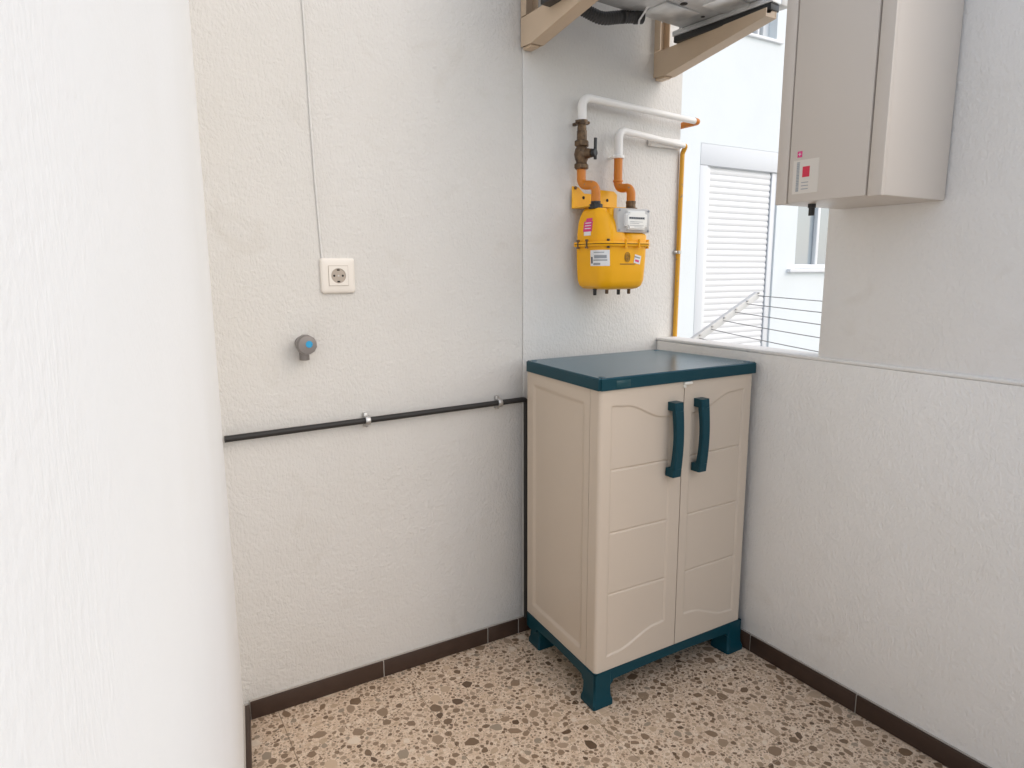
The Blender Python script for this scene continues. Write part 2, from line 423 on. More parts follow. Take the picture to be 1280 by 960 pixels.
obj('pier_core', bx(.004, XW1-XP-.004, -.36, .30, -.001, 2.14, bev=.004), M_pier, pier)

# white painted cable running down to the socket
pts = [(-.176, -.0015, 3.19), (-.176, -.0015, 2.6), (-.175, -.0015, 2.04), (-.171, -.0015, 1.85), (-.170, -.0015, 1.75), (-.165, -.0015, 1.56), (-.158, -.0015, 1.38), (-.156, -.0015, 1.352)]
tag(obj('cable', tb(pts, 0.0027, seg=10), M_wall2), 'thin white painted-over cable running down the wall to the socket', 'cable')
# ------------------------------------------------------------------ socket
sk = thing('wall_socket', 'square ivory wall socket at the bottom end of the painted cable', 'socket', (-.114, .0015, 1.305))
def rr_stack(bm, layers):
    """stack of rounded squares in the xz plane: (y, half size, corner radius)"""
    prev = None
    for y, h, r in layers:
        ring = []
        for q in range(4):
            cx_, cz_ = ((h-r), (h-r)) if q == 0 else ((-(h-r), (h-r)) if q == 1 else ((-(h-r), -(h-r)) if q == 2 else ((h-r), -(h-r))))
            for k in range(7):
                a = math.pi/2*(q+k/6); ring.append(bm.verts.new((cx_+r*math.cos(a), y, cz_+r*math.sin(a))))
        n_ = len(ring)
        if prev:
            for k in range(n_): bm.faces.new((prev[k], prev[(k+1) % n_], ring[(k+1) % n_], ring[k]))
        else: bm.faces.new(ring)
        prev = ring
    bm.faces.new(prev[::-1])
b_ = bmesh.new(); rr_stack(b_, [(0, .0505, .009), (-.006, .0505, .009), (-.0085, .0495, .009), (-.0105, .0470, .008), (-.0115, .0435, .007), (-.012, .034, .004)])
obj('cover_plate', b_, M_socket, sk)
obj('gap_line', bx(-.029, .029, -.0125, -.010, -.029, .029), M_sockin, sk)
# insert with a round well: a ring with depth
b_ = bmesh.new(); n = 32; RO = .0215
inner = [b_.verts.new((RO*math.cos(2*math.pi*k/n), -.0142, RO*math.sin(2*math.pi*k/n))) for k in range(n)]
def sqp(a, h=.0278):
    c, s = math.cos(a), math.sin(a); q = h/max(abs(c), abs(s)); return (c*q, s*q)
outer = [b_.verts.new((sqp(2*math.pi*k/n)[0], -.0142, sqp(2*math.pi*k/n)[1])) for k in range(n)]
ob = [b_.verts.new((v.co.x, -.0122, v.co.z)) for v in outer]
for k in range(n):
    j = (k+1) % n; b_.faces.new((inner[k], inner[j], outer[j], outer[k])); b_.faces.new((outer[k], outer[j], ob[j], ob[k]))
obj('insert', b_, M_socket, sk)
b_ = bmesh.new()
ri = [b_.verts.new((RO*.998*math.cos(2*math.pi*k/n), -.0141, RO*.998*math.sin(2*math.pi*k/n))) for k in range(n)]
rb = [b_.verts.new((RO*.93*math.cos(2*math.pi*k/n), -.0127, RO*.93*math.sin(2*math.pi*k/n))) for k in range(n)]
for k in range(n): b_.faces.new((ri[k], ri[(k+1) % n], rb[(k+1) % n], rb[k]))
b_.faces.new(rb[::-1]); obj('well', b_, M_sockin, sk)
for x in (-.0125, .0125): obj('contact_hole', lt([(0, .0032), (.0004, .0032)], (x, -.0128, 0), (0, -1, 0), 16), M_dark, sk)
obj('screw', lt([(0, .0026), (.0006, .0022)], (0, -.0128, 0), (0, -1, 0), 12), M_steel, sk)
for z in (-.0165, .0165): obj('earth_clip', bx(-.004, .004, -.0142, -.0128, z-.002, z+.002, bev=.0005), M_dark, sk)
# ------------------------------------------------------------------ tap
tp = thing('water_tap', 'grey stop tap with a blue dot sticking out of the wall', 'tap', (-.226, .0015, 1.115))
obj('wall_rose', lt([(0, .020), (.003, .0195), (.005, .012)], (0, 0, 0), (0, -1, 0)), M_tap, tp)
obj('body', lt([(.004, .0115), (.022, .0115), (.024, .015), (.034, .015)], (0, 0, 0), (0, -1, 0)), M_tap, tp)
hd = obj('handle', lt([(.034, .017), (.036, .0265), (.040, .0285), (.062, .0275), (.066, .0255), (.067, .012)], (0, 0, 0), (0, -1, 0), 12), M_tap, tp)
obj('blue_dot', lt([(0, .0098), (.0012, .0092)], (.004, -.067, .002), (0, -1, 0)), M_blue, hd)
obj('outlet', lt([(0, .0095), (.022, .0095), (.022, .014), (.046, .014), (.047, .0125)], (0, -.022, 0), (0, 0, -1)), M_tap, tp)
# ------------------------------------------------------------------ dark water pipe along the wall
wp = thing('water_pipe', 'thin dark grey pipe clipped along the wall at cabinet height', 'pipe', (0, 0, 0))
yp = -.021
pts = fillet([(-.453, yp, .8658), (.521, yp, .8778), (.522, yp, .064)], .014)  # downward leg added to stand for the shade behind the cabinet
obj('pipe_run_shade_leg', tb(pts, .0092, seg=14), M_iron, wp)
for x, z in ((-.049, .8705), (.414, .8765)):
    b_ = bmesh.new()
    lathe(b_, [(-.0075, .0125), (-.0075, .0142), (-.006, .0148), (.006, .0148), (.0075, .0142), (.0075, .0125)], (x, yp, z), (1, 0, .012), 20)
    box(b_, x-.0068, x+.0068, -.010, .0008, z-.022, z+.022, bev=.0015)
    cl = obj('clip', b_, M_steel, wp)
    obj('screw', lt([(0, .0045), (.003, .0045), (.004, .003)], (x, -.010, z-.0185), (0, -1, 0), 10), M_chrome, cl)

# ------------------------------------------------------------------ storage cabinet
CX0, CW, CYB, CYF = .4601, .654, -.060, -.5034
cab = thing('storage_cabinet', 'beige plastic storage cabinet with teal lid, base and handles', 'cabinet', (CX0, CYF, 0))
def lc(v): return Vector(v)
# local: x 0..CW, y 0 (front of the lid) .. .3988 (back), z up
D = CYB-CYF
ins = .0076; ZB, ZL, ZT = .112, .984, 1.0203
SM = .050          # depth of the door shell up to the side seam
def sstep(a, b, x):
    t = max(0, min(1, (x-a)/(b-a))); return t*t*(3-2*t)
def interp(ks, x):
    if x <= ks[0][0]: return ks[0][1]
    for (a, va), (b, vb) in zip(ks, ks[1:]):
        if x <= b:
            t = (x-a)/(b-a); t = t*t*(3-2*t); return va+(vb-va)*t
    return ks[-1][1]
def relief_sheet(bm, nx, nz, fn):
    vs = [[bm.verts.new(fn(i/nx, k/nz)) for i in range(nx+1)] for k in range(nz+1)]
    for k in range(nz):
        for i in range(nx): bm.faces.new((vs[k][i], vs[k][i+1], vs[k+1][i+1], vs[k+1][i]))
    return vs
GAP = .3335
def door_depth(x, z):
    """how deep the front is pressed in at (x, z), x measured from the outer edge of the left door"""
    xl, xr = .0500, .2850
    top = interp([(.05, .936), (.104, .932), (.253, .884), (.30, .880)], x)
    bot = interp([(.048, .157), (.085, .160), (.255, .207), (.30, .210)], x)
    dd = min(x-xl, xr-x, z-bot, top-z)
    dep = .0040*sstep(-.001, .0036, dd) if dd > -.003 else 0
    for zz in (.744, .551, .357):
        zc = zz-(x-.05)*.012
        if .052 < x < .284:
            e = min(x-.052, .284-x)
            dep += .0042*max(0, 1-abs(z-zc)/.0038)*sstep(0, .006, e)
    return dep
def make_door(mirror):
    b_ = bmesh.new()
    xo = ins; xi = GAP-.0016
    if mirror: xo2, xi2 = CW-ins, GAP+.0016
    z0, z1 = ZB+.001, ZL-.001
    yf = ins
    nx, nz = 130, 430
    RC = .013
    width = (xi-xo) if not mirror else (xo2-xi2)
    def fn(u, v):
        # perimeter: side face (from seam), rounded corner, front
        s = u*(SM+width-RC*.43)
        zz = z0+v*(z1-z0)
        side = SM-RC
        arc = RC*math.pi/2
        if s < side: x = 0; y = SM-s
        elif s < side+arc:
            a = (s-side)/RC; x = RC-RC*math.cos(a); y = RC-RC*math.sin(a)
        else: x = RC+(s-side-arc); y = 0
        x = min(x, width)
        if s >= side+arc: y += door_depth(x+xo, zz)
        X = xo+x if not mirror else xo2-x
        return Vector((X, yf+y, zz))
    vs = relief_sheet(b_, nx, nz, fn)
    # close the shell: inner edge, top, bottom returns
    def ret(line, off):
        vv = [b_.verts.new(v.co+Vector(off)) for v in line]
        for k in range(len(line)-1): b_.faces.new((line[k], line[k+1], vv[k+1], vv[k]))
    ret([r[-1] for r in vs], (0, .03, 0))
    ret(vs[0], (0, .02, 0) ); ret(vs[-1], (0, .02, 0))
    return obj('door', b_, M_beige, cab, angle=50)
doorL = make_door(False); doorL['label'] = 'left door with the arched recessed panel'
doorR = make_door(True); doorR['label'] = 'right door next to the parapet'
# carcass inside the shells and the side panels
obj('carcass', bx(ins+.018, CW-ins-.018, ins+.024, D-.014, ZB+.002, ZL-.002), M_dark, cab)
def make_side(mirror):
    b_ = bmesh.new(); y0, y1 = ins+SM+.0016, D-.002; z0, z1 = ZB+.001, ZL-.001
    def fn(u, v):
        y = y0+u*(y1-y0); z = z0+v*(z1-z0)
        yy = y-(ins+SM)
        top = .943-.006*sstep(.0, .3, y1-y); bot = .154
        dd = min(yy-.034, (y1-.042)-y, z-bot, top-z)
        dep = .006*sstep(-.004, .010, dd)
        return Vector(((ins+dep) if not mirror else (CW-ins-dep), y, z))
    vs = relief_sheet(b_, 72, 200, fn)
    off = (.02, 0, 0) if not mirror else (-.02, 0, 0)
    for line in (vs[0], vs[-1], [r[0] for r in vs], [r[-1] for r in vs]):
        vv = [b_.verts.new(v.co+Vector(off)) for v in line]
        for k in range(len(line)-1): b_.faces.new((line[k], line[k+1], vv[k+1], vv[k]))
    return obj('side_panel', b_, M_beige, cab, angle=50)
make_side(False); make_side(True)
obj('back_panel', bx(ins+.001, CW-ins-.001, D-.011, D-.003, ZB+.001, ZL-.001), M_beige, cab)
# lid with a shallow rim and corner studs
b_ = bmesh.new(); bmesh.ops.create_cube(b_, size=1)
for v in b_.verts: v.co = Vector(((v.co.x+.5)*CW, (v.co.y+.5)*D, ZL+(v.co.z+.5)*(ZT-ZL)))
bmesh.ops.bevel(b_, geom=[e for e in b_.edges if abs(e.verts[0].co.z-e.verts[1].co.z) > .01], offset=.007, segments=5, affect='EDGES')
bmesh.ops.bevel(b_, geom=[e for e in b_.edges if e.verts[0].co.z > ZT-.001 and e.verts[1].co.z > ZT-.001], offset=.0032, segments=3, affect='EDGES')
b_.normal_update()
for f in b_.faces: f.material_index = 1 if abs(f.normal.z) < .35 else 0  # upright faces keep the plain teal, the rest take the sky-tinted one
lid = obj('lid', b_, [M_tealsky, M_teal], cab, angle=50)
for x in (.024, CW-.024):
    for y in (.024, D-.024):
        obj('stud', lt([(0, .011), (.0018, .0105), (.0024, .009)], (x, y, ZT-.0006), (0, 0, 1), 20), M_tealsky, lid)
b_ = bmesh.new()
box(b_, .060, .112, -.0008, .001, ZL+.006, ZL+.026, bev=.0006)
pl = obj('embossed_badge', b_, M_tealm, lid)
b_ = bmesh.new()
for k in range(5): box(b_, .065+k*.0088, .0715+k*.0088, -.0018, .0, ZL+.011, ZL+.021, bev=.0004)
# base: apron with arched cut-outs and four flared feet
base = bmesh.new()
AP = .004
def apron(bm, p0, ex, L, inward):
    """arched skirt between two feet"""
    poly = []; n = 14; fw = .074
    top = ZB; 
    pts_t = [(0, top), (L, top)]
    low = []
    for k in range(n+1):
        x = fw+(L-2*fw)*k/n
        zz = .078+.006*math.sin(math.pi*k/n)
        low.append((x, zz))
    poly = [(0, top), (0, .06), (fw-.014, .06)]+[(fw-.006, .068)]+low+[(L-fw+.006, .068), (L-fw+.014, .06), (L, .06), (L, top)]
    prism(bm, poly[::-1], frame_m(p0, ex, (0, 0, 1)), inward)
apron(base, (AP, AP, 0), (1, 0, 0), CW-2*AP, -.012)
apron(base, (AP, AP, 0), (0, 1, 0), D-2*AP, .012)
apron(base, (CW-AP, AP, 0), (0, 1, 0), D-2*AP, -.012)
apron(base, (AP, D-AP, 0), (1, 0, 0), CW-2*AP, .012)
box(base, AP+.002, CW-AP-.002, AP+.002, D-AP-.002, ZB-.012, ZB+.0005)
obj('base', base, M_teal, cab, smooth=False)
def foot(x, y, sx, sy):
    b_ = bmesh.new(); W_ = .068
    secs = [(.0012, .0065, W_+.003), (.014, .0065, W_+.003), (.026, .0025, W_-.001), (.045, .0005, W_-.002), (.095, 0, W_-.002), (ZB-.001, 0, W_)]
    prev = None
    for z, fl, w_ in secs:
        c = .005
        a = [(-fl+c, -fl), (w_-c, -fl), (w_, -fl+c), (w_, w_-c), (w_-c, w_), (-fl+c, w_), (-fl, w_-c), (-fl, -fl+c)]
        ring = [b_.verts.new((x+sx*(px+.0025), y+sy*(py+.0025), z)) for px, py in a]
        if prev:
            for k in range(8): b_.faces.new((prev[k], prev[(k+1) % 8], ring[(k+1) % 8], ring[k]))
        else: b_.faces.new(ring)
        prev = ring
    b_.faces.new(prev[::-1]); obj('foot', b_, M_teal, cab, angle=25)
foot(0, 0, 1, 1); foot(CW, 0, -1, 1); foot(.012, D-.012, 1, -1); foot(CW-.012, D-.012, -1, -1)
# handles
def handle(door, xc):
    b_ = bmesh.new(); n = 22; hw = .0175; z0, z1 = .696, .927
    rows = []
    for k in range(n+1):
        t = k/n; z = z0+(z1-z0)*t; bow = math.sin(math.pi*t)
        yo = ins-.033-.010*bow                    # outer face
        yi = ins-.014-.012*bow if .13 < t < .87 else ins+.0004
        w_ = hw*(1-.10*bow)
        c = .0035
        rows.append([(xc-w_, yi), (xc-w_, yo+c), (xc-w_+c, yo), (xc+w_-c, yo), (xc+w_, yo+c), (xc+w_, yi), z])
    # doubled rows where the legs end, so they step cleanly
    out = []
    for k, r_ in enumerate(rows):
        if k and (rows[k-1][0][1] > ins) != (r_[0][1] > ins):
            zj = (rows[k-1][6]+r_[6])/2
            a = list(rows[k-1]); a[6] = zj-.0005; b2 = list(r_); b2[6] = zj+.0005; out += [a, b2]
        out.append(r_)
    prev = None
    for r_ in out:
        ring = [b_.verts.new((px, py, r_[6])) for px, py in r_[:6]]
        if prev:
            for k in range(6): b_.faces.new((prev[k], prev[(k+1) % 6], ring[(k+1) % 6], ring[k]))
        else: b_.faces.new(ring)
        prev = ring
    b_.faces.new(prev[::-1])
    obj('handle', b_, M_teal, door, angle=40)
handle(doorL, GAP-.049); handle(doorR, GAP+.060)
lk = obj('latch', bx(GAP-.007, GAP+.026, ins-.010, ins+.004, ZL-.0105, ZL-.002, bev=.0025), M_latch, cab)
obj('latch_hook', bx(GAP-.008, GAP+.002, ins-.007, ins+.002, ZL-.020, ZL-.011, bev=.002), M_latch, lk)

# the moulding tapers a little towards its back
TAPER = .034
done = set()
for o in list(cab.children)+[g for ch in cab.children for g in ch.children]:
    if o.data.name in done: continue
    done.add(o.data.name)
    for v in o.data.vertices:
        v.co.x = CW/2+(v.co.x-CW/2)*(1-TAPER/(CW/2)*max(0, v.co.y)/D)

# ------------------------------------------------------------------ gas meter
gm = thing('gas_meter', 'yellow gas meter with a white counter hanging on the wall above the cabinet', 'gas meter', (0, 0, 0))
def section(x0, x1, y0, y1, r, n=8):
    """outline starting at the left rear, along the left side, front, right side"""
    p = [(x0, y1)]
    for k in range(n+1):
        a = math.pi+math.pi/2*k/n; p.append((x0+r+r*math.cos(a), y0+r+r*math.sin(a)))
    for k in range(n+1):
        a = 1.5*math.pi+math.pi/2*k/n; p.append((x1-r+r*math.cos(a), y0+r+r*math.sin(a)))
    p.append((x1, y1)); return p
def loft(bm, secs, cap0=True, cap1=True):
    prev = None
    for z, args in secs:
        ring = [bm.verts.new((x, y, z)) for x, y in section(*args)]
        n = len(ring)
        if prev:
            for k in range(n): bm.faces.new((prev[k], prev[(k+1) % n], ring[(k+1) % n], ring[k]))
        elif cap0: bm.faces.new(ring)
        prev = ring
    if cap1: bm.faces.new(prev[::-1])
MX0, MX1, MY0, MY1, MR = .716, .916, -.190, -.043, .040
low = [(1.253, (MX0+.034, MX1-.034, MY0+.034, MY1-.012, .020)), (1.2565, (MX0+.020, MX1-.020, MY0+.020, MY1-.008, .028)),
       (1.266, (MX0+.009, MX1-.009, MY0+.009, MY1-.004, .034)), (1.284, (MX0+.003, MX1-.003, MY0+.003, MY1-.001, .038)),
       (1.330, (MX0, MX1, MY0, MY1, MR)), (1.397, (MX0-.002, MX1+.002, MY0-.002, MY1, MR))]
b_ = bmesh.new(); loft(b_, low); tub = obj('lower_casing', b_, M_yellow, gm, angle=60)
ZF = 1.4045
b_ = bmesh.new()
loft(b_, [(ZF-.0075, (MX0-.010, MX1+.012, MY0-.010, MY1+.004, MR+.006)), (ZF-.0012, (MX0-.012, MX1+.014, MY0-.012, MY1+.004, MR+.006))])
loft(b_, [(ZF+.0012, (MX0-.012, MX1+.014, MY0-.012, MY1+.004, MR+.006)), (ZF+.0075, (MX0-.010, MX1+.012, MY0-.010, MY1+.004, MR+.006))])
obj('flange', b_, M_yellow, gm, angle=40)
b_ = bmesh.new(); loft(b_, [(ZF-.0016, (MX0-.009, MX1+.011, MY0-.009, MY1+.003, MR+.006)), (ZF+.0016, (MX0-.009, MX1+.011, MY0-.009, MY1+.003, MR+.006))])
obj('gasket', b_, M_dark, gm)
# bolts round the flange
fl = section(MX0-.013, MX1+.015, MY0-.013, MY1, MR+.006)
bolt_pts = [(fl[0][0]+.002, -.062), (fl[0][0]+.001, -.112), (MX0+.018, MY0+.0005), (MX0+.083, MY0-.012), (MX0+.140, MY0-.012), (MX1-.004, MY0+.009)]
bd = None
for x, y in bolt_pts:
    b_ = bmesh.new(); lathe(b_, [(-.0145, .0045), (-.0145, .0055), (-.009, .0055), (-.009, .0032), (.009, .0032), (.009, .0055), (.0145, .0055), (.0155, .004)], (x, y, ZF), (0, 0, 1), 8)
    obj('flange_bolt', b_, M_yellow if x > .75 else M_brass, gm)
up = [(1.411, (MX0, MX1, MY0, MY1, MR)), (1.440, (MX0, MX1-.001, MY0+.002, MY1, MR)), (1.443, (MX0, MX1-.05, MY0+.003, MY1, MR))]
# left bulb that narrows to the inlet neck
b_ = bmesh.new()
loft(b_, [(1.411, (MX0, MX0+.125, MY0, MY1, MR)), (1.440, (MX0, MX0+.110, MY0+.002, MY1, MR)), (1.475, (MX0+.001, MX0+.092, MY0+.012, MY1-.004, .040)),
          (1.497, (MX0+.003, MX0+.076, MY0+.024, MY1-.012, .036)), (1.511, (MX0+.004, MX0+.064, MY0+.036, MY1-.022, .028)), (1.519, (MX0+.005, MX0+.056, MY0+.042, MY1-.030, .024)),
          (1.5225, (MX0+.009, MX0+.052, MY0+.046, MY1-.034, .020))])
obj('upper_casing', b_, M_yellow, gm, angle=60)
b_ = bmesh.new()
loft(b_, [(1.411, (MX0+.09, MX1, MY0, MY1, MR*.8)), (1.434, (MX0+.09, MX1, MY0+.001, MY1, MR*.8)), (1.440, (MX0+.09, MX1-.004, MY0+.006, MY1, MR*.8))])
loft(b_, [(1.438, (MX0+.046, MX1-.006, MY0+.025, MY1, .010)), (1.517, (MX0+.044, MX1-.008, MY0+.025, MY1, .010)), (1.521, (MX0+.047, MX1-.011, MY0+.028, MY1-.002, .008))])
obj('casing_shoulder', b_, M_yellow, gm, angle=60)
# counter box
cx0, cx1, cz0, cz1 = .771, .911, 1.4415, 1.5205
b_ = bx(cx0, cx1, -.190, -.166, cz0, cz1, bev=.004)
ct = obj('counter', b_, M_counter, gm)
for x in (cx0+.007, cx1-.007):
    for z in (cz0+.007, cz1-.007): obj('screw', lt([(0, .004), (.002, .004), (.0025, .003)], (x, -.190, z), (0, -1, 0), 10), M_print2, ct)
b_ = bmesh.new(); bmesh.ops.create_cube(b_, size=1)
for v in b_.verts: v.co = Vector((cx0+.026+(v.co.x+.5)*.092, -.2045+(v.co.y+.5)*.0165, cz0+.0095+(v.co.z+.5)*.061))
bmesh.ops.bevel(b_, geom=[e for e in b_.edges if abs(e.verts[0].co.y-e.verts[1].co.y) > .005], offset=.010, segments=5, affect='EDGES')
bmesh.ops.bevel(b_, geom=[e for e in b_.edges if e.verts[0].co.y < -.204 and e.verts[1].co.y < -.204], offset=.004, segments=3, affect='EDGES')
obj('counter_window', b_, M_window, ct)
yw = -.2047
obj('number_strip', bx(cx0+.036, cx0+.104, yw-.0006, yw+.001, cz0+.043, cz0+.0500), M_print2, ct)
b_ = bmesh.new()
for k in range(8): box(b_, cx0+.0385+k*.0080, cx0+.0438+k*.0080, yw-.0011, yw, cz0+.0445, cz0+.0488)
obj('number_wheels', b_, M_print, ct)
b_ = bmesh.new()
for z, x0_, x1_ in ((.034, .04, .095), (.029, .04, .08), (.022, .04, .10), (.0175, .06, .095)):
    box(b_, cx0+x0_, cx0+x1_, yw-.0005, yw, cz0+z, cz0+z+.0012)
obj('small_print', b_, M_print2, ct)
# port nuts on the inlet and the outlet
P1, P2, PY = .736, .889, -.116
b_ = bmesh.new(); lathe(b_, [(0, .019), (.002, .0235), (.015, .0235), (.017, .020), (.018, .0165), (.026, .0165), (.027, .014)], (P1, PY, 1.519), (0, 0, 1), 8)
obj('union_nut', b_, M_black, gm, angle=20)
b_ = bmesh.new(); lathe(b_, [(0, .020), (.001, .0235), (.010, .0235), (.0115, .017), (.024, .0165), (.025, .0175), (.033, .0175), (.034, .014)], (P2, PY, 1.519), (0, 0, 1), 10)
obj('union_nut', b_, M_brass, gm, angle=20)
# drain plugs below
for x, m_, l in ((.742, M_black, .022), (.794, M_brass, .018), (.846, M_black, .022), (.893, M_brass, .020)):
    obj('drain_plug', lt([(0, .0075), (.004, .0075), (.004, .006), (l-.002, .006), (l, .005)], (x, -.112, 1.255), (0, 0, -1), 12), m_, gm)
# stickers follow the casing
def surf(secs, s, z, off):
    secs = sorted(secs)
    for (za, A), (zb, B) in zip(secs, secs[1:]):
        if za <= z <= zb:
            t = (z-za)/(zb-za); args = [a+(b-a)*t for a, b in zip(A, B)]; break
    args[0] -= off; args[1] += off; args[2] -= off; args[4] += off
    p = section(*args, n=16); acc = 0
    for a, b in zip(p, p[1:]):
        L = math.hypot(b[0]-a[0], b[1]-a[1])
        if acc+L >= s: t = (s-acc)/L; return Vector((a[0]+(b[0]-a[0])*t, a[1]+(b[1]-a[1])*t, z))
        acc += L
def patch(secs, s0, s1, z0, z1, off, rot=0, n=10):
    b_ = bmesh.new(); sc, zc = (s0+s1)/2, (z0+z1)/2; c, s_ = math.cos(rot), math.sin(rot)
    g = []
    for k in range(5):
        row = []
        for i in range(n+1):
            a = s0+(s1-s0)*i/n-sc; b = z0+(z1-z0)*k/4-zc
            row.append(b_.verts.new(surf(secs, sc+a*c-b*s_, zc+a*s_+b*c, off)))
        g.append(row)
    for k in range(4):
        for i in range(n): b_.faces.new((g[k][i], g[k][i+1], g[k+1][i+1], g[k+1][i]))
    return b_
UPS = [(1.411, (MX0, MX0+.125, MY0, MY1, MR)), (1.440, (MX0, MX0+.110, MY0+.002, MY1, MR)), (1.475, (MX0+.001, MX0+.092, MY0+.012, MY1-.004, .040)), (1.497, (MX0+.003, MX0+.076, MY0+.024, MY1-.012, .036)), (1.511, (MX0+.004, MX0+.064, MY0+.036, MY1-.022, .028))]
st = obj('sticker', patch(UPS, .032, .080, 1.446, 1.480, .0008), M_pink, gm); st['label'] = 'pink sticker on the upper left of the casing'
obj('sticker_edge', patch(UPS, .040, .073, 1.480, 1.490, .0008), M_pink, st)
obj('sticker_edge', patch(UPS, .038, .076, 1.433, 1.446, .0008), M_paper, st)
for z in (1.455, 1.464, 1.473): obj('printed_line', patch(UPS, .040, .073, z, z+.0028, .0012), M_paper, st)
st = obj('sticker', patch(low, .078, .158, 1.332, 1.384, .0009), M_paper, tub); st['label'] = 'white barcode sticker on the lower casing'
tub_parts = st
def onst(name, s0, s1, z0, z1, m_, par=None): o_ = obj(name, patch(low, s0, s1, z0, z1, .0014), m_, gm); return o_
for s0, s1, z0, z1, m_ in ((.098, .148, 1.357, 1.3675, M_print2), (.094, .150, 1.349, 1.353, M_print2), (.082, .090, 1.340, 1.362, M_print), (.094, .126, 1.335, 1.342, M_print2), (.096, .140, 1.375, 1.3775, M_print2)):
    onst('printed_line', s0, s1, z0, z1, m_)
st = obj('sticker', patch(low, .262, .290, 1.339, 1.368, .0009, -.22, 6), M_paper, gm); st['label'] = 'small tilted white sticker at the right of the casing'
obj('printed_line', patch(low, .264, .288, 1.358, 1.3625, .0014, -.22, 6), M_print2, st)
obj('printed_line', patch(low, .266, .283, 1.345, 1.352, .0014, -.22, 6), M_pink, st)
# embossed crest and line of lettering
b_ = bmesh.new()
ex, ezc, yfm = .815, 1.361, MY0-.0016
for k in range(3):
    a = [(.0125-.003*k, .016-.003*k)]
    rx, rz = .0115-.0034*k, .0155-.004*k
    pp = [Vector((ex+rx*math.cos(2*math.pi*j/20), yfm, ezc+rz*math.copysign(abs(math.sin(2*math.pi*j/20))**.8, math.sin(2*math.pi*j/20)))) for j in range(21)]
    tube(b_, pp, .0011, seg=6)
box(b_, ex-.001, ex+.001, yfm-.001, yfm+.001, ezc-.012, ezc+.012)
obj('crest', b_, M_mark, gm)
b_ = bmesh.new()
xx = .784
rr = random.Random(5)
while xx < .850:
    w_ = rr.uniform(.0016, .003); box(b_, xx, xx+w_, yfm-.0006, yfm+.001, 1.3365, 1.3395); xx += w_+.001
obj('lettering', b_, M_mark, gm)
# mounting plate behind
b_ = bmesh.new()
prism(b_, [(.709, 1.530), (.906, 1.536), (.906, 1.583), (.892, 1.594), (.828, 1.596), (.80, 1.580), (.760, 1.580), (.735, 1.600), (.709, 1.602)], frame_m((0, -.017, 0), (1, 0, 0), (0, 0, 1)), .0035)
mp = obj('mounting_plate', b_, M_yplate, gm, smooth=False)
b_ = bx(.709, .906, -.115, -.0175, 1.5275, 1.5305); obj('plate_shelf', b_, M_yplate, mp)
obj('plate_spacer', bx(.72, .89, -.0168, -.001, 1.545, 1.575), M_dark, mp)
for x, z in ((.757, 1.566), (.862, 1.562)): obj('bolt_hole', lt([(0, .0055), (.0006, .0055)], (x, -.0205, z), (0, -1, 0), 14), M_dark, mp)
obj('screw', lt([(0, .006), (.004, .005)], (.722, -.0205, 1.597), (0, -1, 0), 10), M_brass, mp)

# ------------------------------------------------------------------ gas pipes
g1 = thing('gas_pipe', 'upper white gas pipe with the brass stopcock feeding the yellow meter', 'pipe', (0, 0, 0))
PXA, PYA = .724, -.050
run = fillet([(PXA, PYA, 1.800), (PXA, PYA, 1.888), (1.252, PYA+.004, 1.8655)], .030, 8)
obj('white_run', tb(run, taper(run, PXA, PXA+.06, .0148, .0108)), M_white, g1)
b_ = tb(fillet([(1.250, PYA+.004, 1.8656), (1.266, PYA+.004, 1.865), (1.262, .16, 1.865), (1.262, .18, 1.2)], .016, 6), .0122)
obj('orange_elbow', b_, M_orange, g1)
obj('orange_neck', tb(fillet([(PXA, PYA, 1.664), (PXA, PYA, 1.603), (P1, PY, 1.598), (P1, PY, 1.540)], .024, 7), .0152), M_orange, g1)
b_ = bmesh.new(); box(b_, PXA-.026, PXA+.026, PYA-.003, PYA+.003, 1.800, 1.812, bev=.001)
lathe(b_, [(0, .0195), (.014, .0195)], (PXA, PYA, 1.799), (0, 0, 1), 20); box(b_, PXA-.005, PXA+.005, PYA+.01, -.003, 1.802, 1.811)
cl = obj('pipe_clamp', b_, M_brass, g1)
for x in (-.022, .022): obj('screw', lt([(0, .005), (.006, .005), (.008, .003)], (PXA+x, PYA-.003, 1.806), (0, -1, 0), 8), M_brass, cl)
b_ = bmesh.new(); lathe(b_, [(0, .0155), (.012, .0155), (.012, .0145), (.020, .0145)], (PXA, PYA, 1.779), (0, 0, 1), 20)
lathe(b_, [(0, .0165), (.002, .0172), (.034, .0172), (.036, .0155)], (PXA, PYA, 1.745), (0, 0, 1), 8)
obj('brass_nipple', b_, M_brass, g1, angle=25)
vb = bmesh.new()
lathe(vb, [(-.044, .015), (-.040, .018), (-.024, .0185), (-.017, .022), (0, .0255), (.017, .022), (.022, .018), (.028, .0175)], (PXA, PYA, 1.704), (0, 0, 1), 22)
lathe(vb, [(.008, .0165), (.030, .0165), (.033, .0145), (.040, .0145), (.042, .011)], (PXA, PYA, 1.704), (.35, -1, 0), 20)
va = obj('stopcock', vb, M_brass, g1, angle=40)
for z, h in ((1.728, .020), (1.655, .018)):
    b_ = bmesh.new(); lathe(b_, [(0, .022), (.003, .0255), (h-.003, .0255), (h, .022)], (PXA, PYA, z), (0, 0, 1), 6); obj('hex_nut', b_, M_brass, va, angle=20)
LX, LY = PXA+.020, PYA-.046
b_ = bmesh.new()
box(b_, LX-.0055, LX+.0055, LY-.006, LY, 1.682, 1.752, bev=.002)
lathe(b_, [(0, .0135), (.010, .0135), (.012, .011)], (LX-.004, LY+.005, 1.704), (.35, -1, 0), 18)
obj('lever', b_, M_black, va)
